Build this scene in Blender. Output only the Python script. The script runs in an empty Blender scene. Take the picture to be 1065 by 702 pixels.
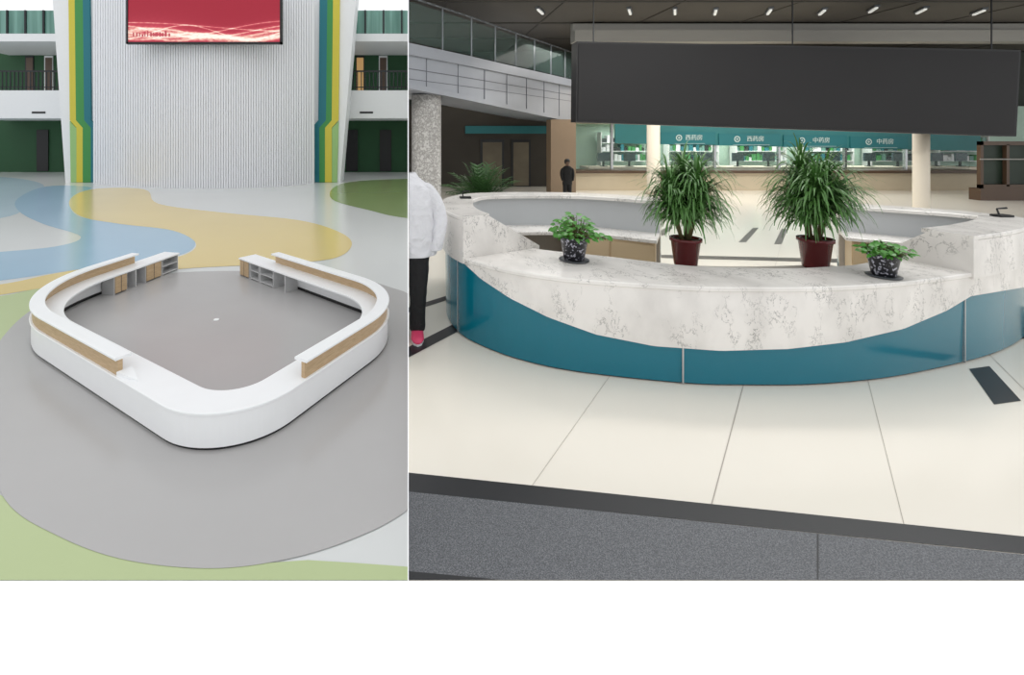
import bpy, bmesh, math, random
from mathutils import Vector, Matrix
from mathutils.geometry import tessellate_polygon
random.seed(7)
F=480.0; PX=425.0; HY=140.0; H=2.0
ZL=-4.0
sc=bpy.context.scene
try:
    sc.view_settings.view_transform='Standard'
except Exception: pass

def Fl(px,py,z=0.0):
    Y=F*(H-z)/(py-HY); return ((px-PX)*Y/F, Y)
def D(px,py,Y):
    return Vector(((px-PX)*Y/F, Y, H-(py-HY)*Y/F))
def xa(px,Y): return (px-PX)*Y/F
def za(py,Y): return H-(py-HY)*Y/F

def lin(c):
    o=[]
    for v in c[:3]:
        v/=255.0
        o.append(v/12.92 if v<=0.04045 else ((v+0.055)/1.055)**2.4)
    return (o[0],o[1],o[2],1)
MATS={}
def mat(name,col,rough=0.5,metal=0.0,var=0.0,vscale=3.0,emit=0.0,alpha=1.0,trans=0.0,spec=0.5,bump=0.0):
    if name in MATS: return MATS[name]
    m=bpy.data.materials.new(name); m.use_nodes=True
    nt=m.node_tree; b=nt.nodes['Principled BSDF']
    c=lin(col)
    b.inputs['Base Color'].default_value=c
    b.inputs['Roughness'].default_value=rough
    b.inputs['Metallic'].default_value=metal
    b.inputs['Specular IOR Level'].default_value=spec
    if emit>0:
        b.inputs['Emission Color'].default_value=c; b.inputs['Emission Strength'].default_value=emit
    b.inputs['Alpha'].default_value=alpha
    b.inputs['Transmission Weight'].default_value=trans
    tc=nt.nodes.new('ShaderNodeTexCoord'); n=nt.nodes.new('ShaderNodeTexNoise')
    n.inputs['Scale'].default_value=vscale; n.inputs['Detail'].default_value=4
    nt.links.new(tc.outputs['Object'],n.inputs['Vector'])
    mx=nt.nodes.new('ShaderNodeMix'); mx.data_type='RGBA'
    v=max(var,0.02)
    mx.inputs['A'].default_value=(c[0]*(1-v),c[1]*(1-v),c[2]*(1-v),1)
    mx.inputs['B'].default_value=(min(1,c[0]*(1+v)),min(1,c[1]*(1+v)),min(1,c[2]*(1+v)),1)
    nt.links.new(n.outputs['Fac'],mx.inputs['Factor'])
    nt.links.new(mx.outputs['Result'],b.inputs['Base Color'])
    if bump>0:
        bp=nt.nodes.new('ShaderNodeBump'); bp.inputs['Strength'].default_value=bump; bp.inputs['Distance'].default_value=0.05
        n.inputs['Distortion'].default_value=1.2
        nt.links.new(n.outputs['Fac'],bp.inputs['Height']); nt.links.new(bp.outputs['Normal'],b.inputs['Normal'])
    MATS[name]=m; return m
def ramp_mat(name,stops,scale,detail=8,rough=0.4,distort=0.0,mscale=None,bump=0.0):
    m=bpy.data.materials.new(name); m.use_nodes=True
    nt=m.node_tree; b=nt.nodes['Principled BSDF']; b.inputs['Roughness'].default_value=rough
    tc=nt.nodes.new('ShaderNodeTexCoord'); mp=nt.nodes.new('ShaderNodeMapping')
    if mscale: mp.inputs['Scale'].default_value=mscale
    n=nt.nodes.new('ShaderNodeTexNoise'); n.inputs['Scale'].default_value=scale; n.inputs['Detail'].default_value=detail; n.inputs['Distortion'].default_value=distort
    r=nt.nodes.new('ShaderNodeValToRGB')
    el=r.color_ramp.elements
    el[0].position=stops[0][0]; el[0].color=lin(stops[0][1]); el[1].position=stops[-1][0]; el[1].color=lin(stops[-1][1])
    for p,c in stops[1:-1]:
        e=el.new(p); e.color=lin(c)
    nt.links.new(tc.outputs['Object'],mp.inputs['Vector']); nt.links.new(mp.outputs['Vector'],n.inputs['Vector'])
    nt.links.new(n.outputs['Fac'],r.inputs['Fac']); nt.links.new(r.outputs['Color'],b.inputs['Base Color'])
    MATS[name]=m; return m

# ---- materials
def marble_mat():
    m=bpy.data.materials.new('marble'); m.use_nodes=True
    nt=m.node_tree; b=nt.nodes['Principled BSDF']; b.inputs['Roughness'].default_value=0.22
    N=nt.nodes.new; L=nt.links.new
    tc=N('ShaderNodeTexCoord'); mp=N('ShaderNodeMapping'); mp.inputs['Rotation'].default_value=(0.9,0.9,0.5); mp.inputs['Scale'].default_value=(1.5,1,0.9)
    L(tc.outputs['Object'],mp.inputs['Vector'])
    n1=N('ShaderNodeTexNoise'); n1.inputs['Scale'].default_value=8; n1.inputs['Detail'].default_value=10; n1.inputs['Roughness'].default_value=0.68; n1.inputs['Distortion'].default_value=0.4
    n2=N('ShaderNodeTexNoise'); n2.inputs['Scale'].default_value=3.6; n2.inputs['Detail'].default_value=5
    n3=N('ShaderNodeTexNoise'); n3.inputs['Scale'].default_value=2.0; n3.inputs['Detail'].default_value=5
    for n in (n1,n2,n3): L(mp.outputs['Vector'],n.inputs['Vector'])
    s=N('ShaderNodeMath'); s.operation='SUBTRACT'; s.inputs[1].default_value=0.5; L(n1.outputs['Fac'],s.inputs[0])
    a=N('ShaderNodeMath'); a.operation='ABSOLUTE'; L(s.outputs[0],a.inputs[0])
    r=N('ShaderNodeMapRange'); r.inputs['From Min'].default_value=0.001; r.inputs['From Max'].default_value=0.013; r.inputs['To Min'].default_value=1; r.inputs['To Max'].default_value=0
    L(a.outputs[0],r.inputs['Value'])
    r2=N('ShaderNodeMapRange'); r2.inputs['From Min'].default_value=0.47; r2.inputs['From Max'].default_value=0.58
    L(n2.outputs['Fac'],r2.inputs['Value'])
    mu=N('ShaderNodeMath'); mu.operation='MULTIPLY'; L(r.outputs[0],mu.inputs[0]); L(r2.outputs[0],mu.inputs[1])
    m0=N('ShaderNodeMix'); m0.data_type='RGBA'; m0.inputs['A'].default_value=lin((216,212,207)); m0.inputs['B'].default_value=lin((236,232,227))
    r3=N('ShaderNodeMapRange'); r3.inputs['From Min'].default_value=0.35; r3.inputs['From Max'].default_value=0.6; L(n3.outputs['Fac'],r3.inputs['Value']); L(r3.outputs[0],m0.inputs['Factor'])
    mx=N('ShaderNodeMix'); mx.data_type='RGBA'; L(m0.outputs['Result'],mx.inputs['A']); mx.inputs['B'].default_value=lin((112,110,108))
    L(mu.outputs[0],mx.inputs['Factor']); L(mx.outputs['Result'],b.inputs['Base Color'])
    MATS['marble']=m; return m
M_marble=marble_mat()
M_teal=mat('teal_gloss',(4,108,128),0.16,var=0.05)
M_white=mat('white_paint',(232,233,234),0.5)
M_pure=mat('plinth_white_glow',(254,254,254),0.9,spec=0.0,emit=0.10)  # slight self-glow added to whiten plinth and partition; no lamp there
M_desk=mat('desk_white',(244,245,246),0.3)
M_wood=ramp_mat('light_wood',[(0.3,(176,148,112)),(0.7,(203,176,140))],4,6,0.45,0.6,(1,1,14))
M_woodd=mat('brown_wood',(84,64,48),0.4,var=.12,vscale=1.5)
M_tanw=mat('tan_panel',(140,120,98),0.5,var=.08)
M_black=mat('black',(16,16,18),0.5)
M_toe=mat('toe_kick',(45,45,48),0.6)
M_tile=mat('cream_tile',(238,232,220),0.16,var=0.03,vscale=0.6)
M_joint=mat('tile_joint',(166,158,148),0.4)
M_blkst=mat('black_stone',(34,35,38),0.35,var=0.1,vscale=8)
M_granite=ramp_mat('grey_granite',[(0.34,(66,68,72)),(0.5,(92,94,98)),(0.66,(124,126,130))],190,3,0.5)
M_dash=mat('dash_stone',(70,66,64),0.3)
M_grey=mat('floor_grey',(178,176,175),0.22,var=0.06,vscale=0.4)
M_lgrey=mat('floor_light',(214,216,215),0.2,var=0.05,vscale=0.1)
M_yel=mat('floor_yellow',(222,200,136),0.2,var=0.05,vscale=0.2)
M_blu=mat('floor_blue',(160,190,212),0.2,var=0.05,vscale=0.2)
M_pblu=mat('floor_pale_blue',(182,202,214),0.2,var=0.05,vscale=0.2)
M_grn=mat('floor_green',(182,196,146),0.24,var=0.05,vscale=0.2)
M_dgrn=mat('floor_olive',(138,158,104),0.2,var=0.05,vscale=0.2)
M_wallg=mat('dark_green_wall',(34,78,46),0.7,var=0.15,vscale=0.3)
M_rib=mat('ribbed_panel',(232,233,236),0.6)
M_sy=mat('stripe_yellow',(206,192,64),0.5); M_st=mat('stripe_teal',(16,112,124),0.5); M_sg=mat('stripe_green',(60,140,70),0.5)
M_slg=mat('stripe_light_green',(150,190,120),0.5)
M_curt=ramp_mat('curtain_glass',[(0.3,(64,112,100)),(0.7,(132,176,164))],1.2,3,0.3,0,(1,1,0.05))
M_metal=mat('dark_metal',(52,54,56),0.4,0.6)
M_steel=mat('steel',(190,192,194),0.25,0.9)
M_railm=mat('rail_metal',(112,116,120),0.4,0.5)
M_led=mat('led_face',(34,33,34),0.55,var=0.12,vscale=0.8,spec=.3)
M_ceil=mat('ceiling_dark',(88,84,78),0.8,var=0.12,vscale=0.7)
M_cslat=mat('ceiling_beam',(70,67,62),0.7)
M_pbeam=mat('pale_beam',(160,158,152),0.6)
M_fas=mat('fascia_panel',(158,162,170),0.35,0.2,var=0.06)
M_fasj=mat('fascia_joint',(100,102,108),0.5)
M_glass=mat('glass',(120,146,140),0.05,alpha=0.14)
M_bk=mat('back_dark',(62,58,52),0.8,var=0.3,vscale=0.8)
M_bk2=mat('back_upper',(60,68,60),0.8,var=0.3,vscale=0.6)
M_cream=mat('cream_wall',(222,212,194),0.6)
M_tan=mat('counter_stone',(206,192,166),0.4,var=.06)
M_sign=mat('sign_teal',(34,112,118),0.5)
M_band=mat('sign_band',(48,118,120),0.5,var=.15,vscale=2)
M_txt=mat('sign_text',(205,222,218),0.5)
M_lamp=mat('lamp_emit',(230,230,225),0.5,emit=0.5)
M_warm=mat('warm_panel',(214,170,110),0.5,emit=0.3)
M_leaf=mat('dracaena_leaf',(78,120,58),0.4,var=0.5,vscale=14)
M_palm=mat('palm_leaf',(58,92,48),0.5,var=0.4,vscale=8)
M_leaf2=mat('pothos_leaf',(74,138,48),0.35,var=0.45,vscale=20)
M_stem=mat('stem',(92,84,50),0.7)
M_pot=mat('burgundy_pot',(92,24,28),0.25,var=0.2)
M_soil=mat('soil',(50,38,28),0.9,var=0.3,vscale=30)
M_potb=ramp_mat('patterned_black_pot',[(0.0,(24,24,30)),(0.56,(24,24,30)),(0.6,(170,170,182)),(1.0,(200,200,208))],42,2,0.3)
M_sauc=mat('saucer',(70,74,78),0.3)
M_coln=ramp_mat('speckled_column',[(0.4,(196,194,190)),(0.5,(150,146,142)),(0.56,(206,204,200)),(1.0,(214,212,208))],14,6,0.35)

# ---- object helpers
col=sc.collection
def setp(o,kind=None,label=None,cat=None,group=None,parent=None,ploc=None):
    if kind: o['kind']=kind
    if label: o['label']=label
    if cat: o['category']=cat
    if group: o['group']=group
    if parent:
        o.parent=parent; o.matrix_parent_inverse=Matrix.Translation(parent.location).inverted()
    return o
def mkobj(name,verts,faces,mats,midx=None,smooth=False,**k):
    me=bpy.data.meshes.new(name); me.from_pydata([tuple(v) for v in verts],[],faces)
    if not isinstance(mats,(list,tuple)): mats=[mats]
    for m in mats: me.materials.append(m)
    if midx:
        for p,i in zip(me.polygons,midx): p.material_index=i
    bm=bmesh.new(); bm.from_mesh(me); bmesh.ops.recalc_face_normals(bm,faces=bm.faces); bm.to_mesh(me); bm.free()
    if smooth:
        for p in me.polygons: p.use_smooth=True
    o=bpy.data.objects.new(name,me); col.objects.link(o)
    return setp(o,**k)
def empty(name,loc,label,cat,group=None):
    e=bpy.data.objects.new(name,None); e.location=loc; e.empty_display_size=0.1; col.objects.link(e)
    return setp(e,label=label,cat=cat,group=group)
class G:
    def __init__(s): s.v=[]; s.f=[]; s.m=[]
    def add(s,vs,fs,mi=0):
        b=len(s.v); s.v+= [tuple(v) for v in vs]; s.f+=[tuple(b+i for i in f) for f in fs]; s.m+=[mi]*len(fs)
    def box(s,x0,x1,y0,y1,z0,z1,mi=0):
        s.add([(x0,y0,z0),(x1,y0,z0),(x1,y1,z0),(x0,y1,z0),(x0,y0,z1),(x1,y0,z1),(x1,y1,z1),(x0,y1,z1)],
          [(0,3,2,1),(4,5,6,7),(0,1,5,4),(1,2,6,5),(2,3,7,6),(3,0,4,7)],mi)
    def pbox(s,a,b,c,d,Y,t,mi=0):
        s.box(xa(a,Y),xa(b,Y),Y,Y+t,za(d,Y),za(c,Y),mi)
    def obox(s,o,u,n,u0,u1,n0,n1,z0,z1,mi=0):
        P=lambda a,b,z:(o[0]+u[0]*a+n[0]*b,o[1]+u[1]*a+n[1]*b,z)
        s.add([P(u0,n0,z0),P(u1,n0,z0),P(u1,n1,z0),P(u0,n1,z0),P(u0,n0,z1),P(u1,n0,z1),P(u1,n1,z1),P(u0,n1,z1)],
          [(0,3,2,1),(4,5,6,7),(0,1,5,4),(1,2,6,5),(2,3,7,6),(3,0,4,7)],mi)
    def hex(s,fr,bk,mi=0):
        s.add(list(fr)+list(bk),[(0,1,2,3),(7,6,5,4),(0,4,5,1),(1,5,6,2),(2,6,7,3),(3,7,4,0)],mi)
    def lathe(s,cx,cy,prof,n=24,mi=0):
        vs=[];fs=[]
        for r,z in prof:
            for i in range(n):
                a=2*math.pi*i/n; vs.append((cx+r*math.cos(a),cy+r*math.sin(a),z))
        for j in range(len(prof)-1):
            for i in range(n):
                k=(i+1)%n; fs.append((j*n+i,j*n+k,(j+1)*n+k,(j+1)*n+i))
        fs.append(tuple(range(n))); fs.append(tuple((len(prof)-1)*n+i for i in range(n)))
        s.add(vs,fs,mi)
    def tube(s,p,q,r0,r1,n=8,mi=0):
        p=Vector(p);q=Vector(q);d=(q-p).normalized(); a=d.orthogonal().normalized(); b=d.cross(a)
        vs=[];
        for c,r in((p,r0),(q,r1)):
            for i in range(n):
                t=2*math.pi*i/n; vs.append(c+a*r*math.cos(t)+b*r*math.sin(t))
        fs=[(i,(i+1)%n,n+(i+1)%n,n+i) for i in range(n)]+[tuple(range(n)),tuple(range(n,2*n))]
        s.add(vs,fs,mi)
    def obj(s,name,mats,smooth=False,**k): return mkobj(name,s.v,s.f,mats,s.m,smooth,**k)
def catmull(pts,n=8,closed=False):
    out=[];N=len(pts)
    rng=range(N) if closed else range(N-1)
    for i in rng:
        if closed: p=[pts[(i+j-1)%N] for j in range(4)]
        else: p=[pts[max(0,min(N-1,i+j-1))] for j in range(4)]
        for k in range(n):
            t=k/n
            out.append(tuple(0.5*((2*p[1][c])+(-p[0][c]+p[2][c])*t+(2*p[0][c]-5*p[1][c]+4*p[2][c]-p[3][c])*t*t+(-p[0][c]+3*p[1][c]-3*p[2][c]+p[3][c])*t**3) for c in range(len(pts[0]))))
    if not closed: out.append(tuple(pts[-1]))
    return out
def resample(path,step):
    L=[0]
    for a,b in zip(path,path[1:]): L.append(L[-1]+math.dist(a,b))
    n=max(2,int(L[-1]/step)); out=[];j=0
    for i in range(n+1):
        s=L[-1]*i/n
        while j<len(path)-2 and L[j+1]<s: j+=1
        t=(s-L[j])/max(1e-9,L[j+1]-L[j]); out.append((path[j][0]+(path[j+1][0]-path[j][0])*t,path[j][1]+(path[j+1][1]-path[j][1])*t))
    return out
def normals(path):
    out=[]
    for i in range(len(path)):
        a=path[max(0,i-1)];b=path[min(len(path)-1,i+1)]
        d=math.dist(a,b); out.append((-(b[1]-a[1])/d,(b[0]-a[0])/d))
    return out
def sweep(name,path,nrm,prof,m,i0=0,i1=None,smooth=False,**k):
    if i1 is None: i1=len(path)-1
    g=G(); vs=[];fs=[];npf=None
    for i in range(i0,i1+1):
        pr=prof(i) if callable(prof) else prof
        npf=len(pr)
        for off,z in pr: vs.append((path[i][0]+nrm[i][0]*off,path[i][1]+nrm[i][1]*off,z))
    cnt=i1-i0+1
    for i in range(cnt-1):
        for j in range(npf):
            q=(j+1)%npf; fs.append((i*npf+j,i*npf+q,(i+1)*npf+q,(i+1)*npf+j))
    fs.append(tuple(range(npf))); fs.append(tuple((cnt-1)*npf+j for j in range(npf)))
    g.add(vs,fs); return g.obj(name,m,smooth,**k)
def rect(a,b,z0,z1,c=0.0):
    if c<=0: return [(a,z0),(b,z0),(b,z1),(a,z1)]
    return [(a+c,z0),(b,z0),(b,z1-c*.5),(b-c,z1),(a+c,z1),(a,z1-c),(a,z0+c)]

def floor_mesh(name,polys,mats,**k):
    g=G()
    for pts,z,mi in polys:
        tri=tessellate_polygon([[Vector((p[0],p[1],0)) for p in pts]])
        g.add([(p[0],p[1],z) for p in pts],[tuple(t) for t in tri],mi)
    me=bpy.data.meshes.new(name); me.from_pydata(g.v,[],g.f)
    for m in mats: me.materials.append(m)
    for p,i in zip(me.polygons,g.m): p.material_index=i
    for p in me.polygons:
        if p.normal.z<0: p.flip()
    o=bpy.data.objects.new(name,me); col.objects.link(o); return setp(o,**k)

# =============== CAMERA, WORLD
cam=bpy.data.cameras.new('camera'); co=bpy.data.objects.new('camera',cam); col.objects.link(co)
co.location=(0,0,H); co.rotation_euler=(math.pi/2,0,0)
cam.sensor_width=36; cam.sensor_fit='HORIZONTAL'; cam.lens=F/1065*36
cam.shift_x=(532.5-PX)/1065; cam.shift_y=-(351-HY)/1065; cam.clip_end=500; cam.clip_start=0.05
sc.camera=co
w=bpy.data.worlds.new('world'); sc.world=w; w.use_nodes=True
w.node_tree.nodes['Background'].inputs[0].default_value=(0.97,0.985,1,1)
w.node_tree.nodes['Background'].inputs[1].default_value=1.07
def area(name,loc,rot,sx,sy,e,c=(1,1,1)):
    l=bpy.data.lights.new(name,'AREA'); l.shape='RECTANGLE'; l.size=sx; l.size_y=sy; l.energy=e; l.color=c
    o=bpy.data.objects.new(name,l); o.location=loc; o.rotation_euler=rot; col.objects.link(o)
area('hall_fill',(9,15.2,4.8),(0,0,0),14,2,360,(1,0.97,0.92))  # added fill light for the enclosed back hall, stands for no fixture
area('back_lobby_fill',(5.5,6.6,5.4),(0.35,0,0),7,0.9,200,(1,0.99,0.96))  # invented overhead fill for desk and back floor, its reflection kept out of frame

# =============== SHELL
YR=F*2/464.0; YLf=F*6/464.0
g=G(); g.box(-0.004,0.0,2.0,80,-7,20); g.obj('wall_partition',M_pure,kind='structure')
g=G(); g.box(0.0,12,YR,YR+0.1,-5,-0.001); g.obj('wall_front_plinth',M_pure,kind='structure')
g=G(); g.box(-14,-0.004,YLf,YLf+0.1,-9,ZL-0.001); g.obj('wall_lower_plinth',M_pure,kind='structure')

# ---- left floor
def P(pts,h_z=ZL,closed=True,n=6):
    q=catmull(pts,n,True); q=[(min(p[0],424.6),p[1]) for p in q]
    return [Fl(p[0],max(p[1],172),h_z) for p in q]
zl=ZL
polys=[([(-130,YLf),(-0.004,YLf),(-0.004,95),(-130,95)],zl,0)]
polys.append((P([(-90,184),(0,184),(45,192),(30,205),(10,225),(-90,232)]),zl+.004,5))
polys.append((P([(18,207),(48,194),(95,195),(75,205),(80,224),(130,233),(178,238),(203,252),(185,266),(110,276),(0,292),(-90,300),(-90,268),(0,262),(60,256),(84,246),(45,233),(20,220)]),zl+.006,3))
polys.append((P([(72,209),(95,197),(150,197),(165,212),(230,221),(310,229),(352,241),(366,254),(350,268),(300,274),(200,279),(120,287),(0,307),(-90,318),(-90,305),(0,296),(60,284),(130,274),(186,267),(204,254),(180,240),(125,233),(84,225)]),zl+.010,2))
polys.append((P([(345,207),(356,191),(424,186),(520,186),(520,235),(424,227),(385,219)]),zl+.008,6))
polys.append((P([(-90,312),(0,308),(70,292),(120,287),(90,320),(20,400),(-90,460)]),zl+.007,4))
polys.append(([Fl(a,b,ZL) for a,b in [(-140,470),(0,515),(120,575),(220,590),(320,583),(370,586),(424.6,590),(424.6,603.9),(-140,603.9)]],zl+.008,4))
polys.append((P([(-22,440),(-18,395),(2,352),(40,318),(100,293),(180,284),(260,282),(340,285),(400,297),(450,325),(490,420),(470,480),(425,530),(370,560),(300,582),(220,592),(130,583),(60,558),(5,520)],n=8),zl+.013,1))
floor_mesh('floor_atrium',polys,[M_lgrey,M_grey,M_yel,M_blu,M_grn,M_pblu,M_dgrn],kind='structure')

# ---- left curved ribbed wall
def arcwall(px):
    t=(px-211.5)/113.5
    dy=51+5*(1-t*t)
    Y=F*6/dy; return (xa(px,Y),Y)
ribs=88; top=[];
for i in range(ribs):
    for a,off in ((0.0,0.0),(0.06,-0.2),(0.74,-0.2),(0.80,0.0)):
        px=98+(327-98)*(i+a)/ribs; x,y=arcwall(px); top.append((x,y+off))
top.append(arcwall(327))
n=len(top); vs=[(p[0],p[1],ZL) for p in top]+[(p[0],p[1],19) for p in top]
mkobj('wall_ribbed',vs,[(i,i+1,n+i+1,n+i) for i in range(n-1)],M_rib,kind='structure')
YP=58.0
def strip(name,pts,m,t=0.6,Y=YP,**k):
    fr=[D(a,b,Y) for a,b in pts]; bk=[v+Vector((0,t,0)) for v in fr]; n=len(pts)
    return mkobj(name,fr+bk,[tuple(range(n)),tuple(range(2*n-1,n-1,-1))]+[(i,(i+1)%n,n+(i+1)%n,n+i) for i in range(n)],m,**k)
yb=HY+F*6/YP
strip('wall_pier',[(54,-12),(104,-12),(104,yb),(68,yb)],M_white,t=3,Y=YP,kind='structure')
strip('wall_pier.001',[(320,-12),(371,-12),(354,yb),(320,yb)],M_white,t=3,Y=YP,kind='structure')
def jog(x0,x1,s=1):
    d=7*s
    return [(x0-1.5*s,-12),(x1-1.5*s,-12),(x1,125),(x1+d,133),(x1+d,yb),(x0+d,yb),(x0+d,133),(x0,125)]
for i,(a,b,m) in enumerate([(72.5,79,M_sy),(79,87.5,M_sg),(87.5,94.5,M_st)]):
    strip('trim_%d'%(i+1),jog(a,b,1),m,t=0.25,Y=YP-0.25-0.02*i,kind='structure')
for i,(a,b,m) in enumerate([(331,339,M_st),(339,345,M_sg),(345,352,M_sy)]):
    strip('trim_%d'%(i+4),jog(a,b,-1),m,t=0.25,Y=YP-0.25-0.02*i,kind='structure')
strip('trim_7',[(72.5,126),(79.4,133.5),(79.4,yb),(73.5,yb)],M_slg,t=.25,Y=YP-.25,kind='structure')
strip('trim_8',[(352,126),(345.2,133.5),(345.2,yb),(350.5,yb)],M_slg,t=.25,Y=YP-.25,kind='structure')
# ---- red screen
def red_mat():
    m=bpy.data.materials.new('red_screen'); m.use_nodes=True
    nt=m.node_tree; b=nt.nodes['Principled BSDF']; N=nt.nodes.new; L=nt.links.new
    tc=N('ShaderNodeTexCoord'); sx=N('ShaderNodeSeparateXYZ'); L(tc.outputs['Generated'],sx.inputs[0])
    def M(op,a,b_=None,c=None):
        n=N('ShaderNodeMath'); n.operation=op
        for i,v in enumerate((a,b_,c)):
            if v is None: continue
            if isinstance(v,(int,float)): n.inputs[i].default_value=v
            else: L(v,n.inputs[i])
        return n.outputs[0]
    X=sx.outputs[0]; Z=sx.outputs[2]
    nz=N('ShaderNodeTexNoise'); nz.inputs['Scale'].default_value=34; nz.inputs['Detail'].default_value=4; L(tc.outputs['Generated'],nz.inputs['Vector'])
    tot=None
    for amp,fr,ph,base,k in ((0.09,6.5,0.5,0.16,40),(0.12,5.0,2.2,0.20,60),(0.06,9.0,4.0,0.10,45),(0.15,4.0,3.6,0.24,90),(0.05,12,1.0,0.07,35),(0.13,7.5,5.0,0.18,110),(0.08,3.0,1.5,0.28,110)):
        s=M('SINE',M('MULTIPLY_ADD',X,fr,ph)); c=M('MULTIPLY_ADD',s,amp,base)
        d=M('ABSOLUTE',M('SUBTRACT',Z,c)); e=M('MULTIPLY',M('POWER',2.718,M('MULTIPLY',d,-k)),0.5)
        tot=e if tot is None else M('ADD',tot,e)
    s=M('SINE',M('MULTIPLY_ADD',X,5.5,1.0)); c=M('MULTIPLY_ADD',s,0.1,0.1)
    fade=M('MULTIPLY',M('POWER',2.718,M('MULTIPLY',M('ABSOLUTE',M('SUBTRACT',Z,c)),-8)),0.4)
    tot=M('ADD',tot,fade)
    tot=M('MULTIPLY',tot,M('MULTIPLY_ADD',nz.outputs['Fac'],1.4,0.3))
    tot=M('MINIMUM',tot,1.0)
    r=N('ShaderNodeValToRGB'); L(tot,r.inputs['Fac']); el=r.color_ramp.elements
    el[0].color=lin((156,12,42)); el[1].color=lin((255,242,230)); e=el.new(0.35); e.color=lin((206,70,88)); e=el.new(0.65); e.color=lin((242,188,172))
    L(r.outputs['Color'],b.inputs['Base Color']); L(r.outputs['Color'],b.inputs['Emission Color']); b.inputs['Emission Strength'].default_value=0.22
    b.inputs['Roughness'].default_value=0.5
    return m
M_red=red_mat()
YS=50.0
s=empty('wall_screen',D(212,46,YS),'large crimson display screen with flowing golden ribbons on ribbed wall','screen')
g=G(); g.pbox(133,291,-12,43.5,YS,0.1); g.obj('display_panel',M_red,parent=s)
g=G(); g.pbox(131,133,-12,45.5,YS-.05,0.5); g.pbox(291,293,-12,45.5,YS-.05,0.5); g.pbox(131,293,43.5,45.5,YS-.05,0.5); g.obj('screen_frame',M_black,parent=s)
g=G(); g.pbox(134,290,-12,43.5,YS+.1,0.9); g.obj('mounting_box',M_black,parent=s)
g=G(); random.seed(11); px=138
while px<176:
    wd=random.uniform(1.0,2); hh=random.uniform(2,6); g.pbox(px,px+wd,38-hh,38,YS-.02,.01); px+=wd+random.uniform(.6,2.2)
g.obj('skyline_graphic',mat('skyline_pink',(190,70,84),.5,emit=.15),parent=s)

# ---- side bays
def bay(a,b,idx,mirror):
    Yb=74.0; Yf=63.0
    g=G(); g.box(xa(a,Yb)-4,min(xa(b,Yb)+6,-0.01),Yb,Yb+0.5,ZL,19); g.obj('wall_bay_%s'%('west' if idx==0 else 'east'),M_wallg,kind='structure')
    X0=xa(a,Yf)-3; X1=min(xa(b,Yf),-0.01)
    g=G(); g.box(X0,X1,Yf,Yb,za(43,Yf),za(35,Yf)); g.box(X0,X1,Yf,Yf+.6,za(123,Yf),za(94,Yf)); g.box(X0,X1,Yf+.6,Yb,za(123,Yf),za(118,Yf)); g.obj('ceiling_slab_%d'%idx,M_white,kind='structure')
    g=G()
    g.box(X0,X1,Yf+.2,Yf+.4,za(35,Yf),19,0)
    px=a+8
    while px<b:
        g.box(xa(px,Yf),xa(px,Yf)+0.22,Yf,Yf+.2,za(35,Yf),19,1); px+=19
    g.obj('window_%d'%(idx+1),[M_curt,M_metal],kind='structure')
    rl=empty('balcony_railing',(0.5*(X0+X1),Yf+.3,za(94,Yf)),'dark metal balcony railing on white parapet above green hall','railing','atrium balcony railings')
    g=G(); g.box(X0,X1,Yf+.2,Yf+.4,za(74.5,Yf),za(73,Yf)); g.box(X0,X1,Yf+.25,Yf+.35,za(91,Yf),za(90,Yf)); g.obj('handrail',M_metal,parent=rl)
    g=G(); px=a-2
    while px<b-1:
        x=xa(px,Yf)
        if x<X1-.1: g.box(x,x+.12,Yf+.25,Yf+.35,za(94,Yf),za(74,Yf))
        px+=4.2
    g.obj('balusters',M_metal,parent=rl)
    for j,px in enumerate([b-42,b-22] if not mirror else [a+18,a+42]):
        g=G(); g.pbox(px,px+9,58,94,Yb-.1,0.1,0); g.pbox(px+1,px+8,60,94,Yb-.15,0.1,1); g.obj('door_%d'%(idx*2+j+1),[M_white if j else M_metal,M_warm if (mirror and j==0) else M_woodd],kind='structure')
    for j,px in enumerate([a+8,b-30]):
        g=G(); g.pbox(px,px+12,135,178,Yb-.2,0.1,0); g.obj('door_%d'%(idx*2+j+5),[M_black],kind='structure')
    g=G(); g.pbox(*( (33,47) if not mirror else (374,388)),116,118,Yf-.05,0.05); g.obj('trim_%d'%(idx+20),M_black,kind='structure')  # small black nameplate on the parapet face, not a trim strip
bay(-40,68,0,False); bay(352,425,1,True)
g=G(); g.box(-135,-0.01,95,95.5,ZL,25); g.obj('wall_atrium_back',M_wallg,kind='structure')

# ================= LEFT DESK
def inter(p,d,q,e):
    det=d[0]*(-e[1])+e[0]*d[1]; rx=q[0]-p[0]; ry=q[1]-p[1]
    s=(rx*(-e[1])+e[0]*ry)/det; return (p[0]+d[0]*s,p[1]+d[1]*s)
zw=ZL+0.75; zg=ZL+1.15
a1=Fl(60,388,ZL);a2=Fl(150,449,ZL);b1=Fl(290,453,ZL);b2=Fl(378,386,ZL)
c1=Fl(137,263,zg);c2=Fl(72,283,zg);e1=Fl(290,262,zg);e2=Fl(374,287,zg)
sub=lambda p,q:(p[0]-q[0],p[1]-q[1])
Nn=inter(a1,sub(a2,a1),b1,sub(b2,b1)); Lc=inter(a1,sub(a2,a1),c1,sub(c2,c1)); Rc=inter(b1,sub(b2,b1),e1,sub(e2,e1))
def unit(v): d=math.hypot(*v); return (v[0]/d,v[1]/d)
uL=unit(sub(c1,Lc)); uR=unit(sub(e1,Rc))
BL=(c1[0]+uL[0]*1.8,c1[1]+uL[1]*1.8); BR=(e1[0]+uR[0]*1.8,e1[1]+uR[1]*1.8)
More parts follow.
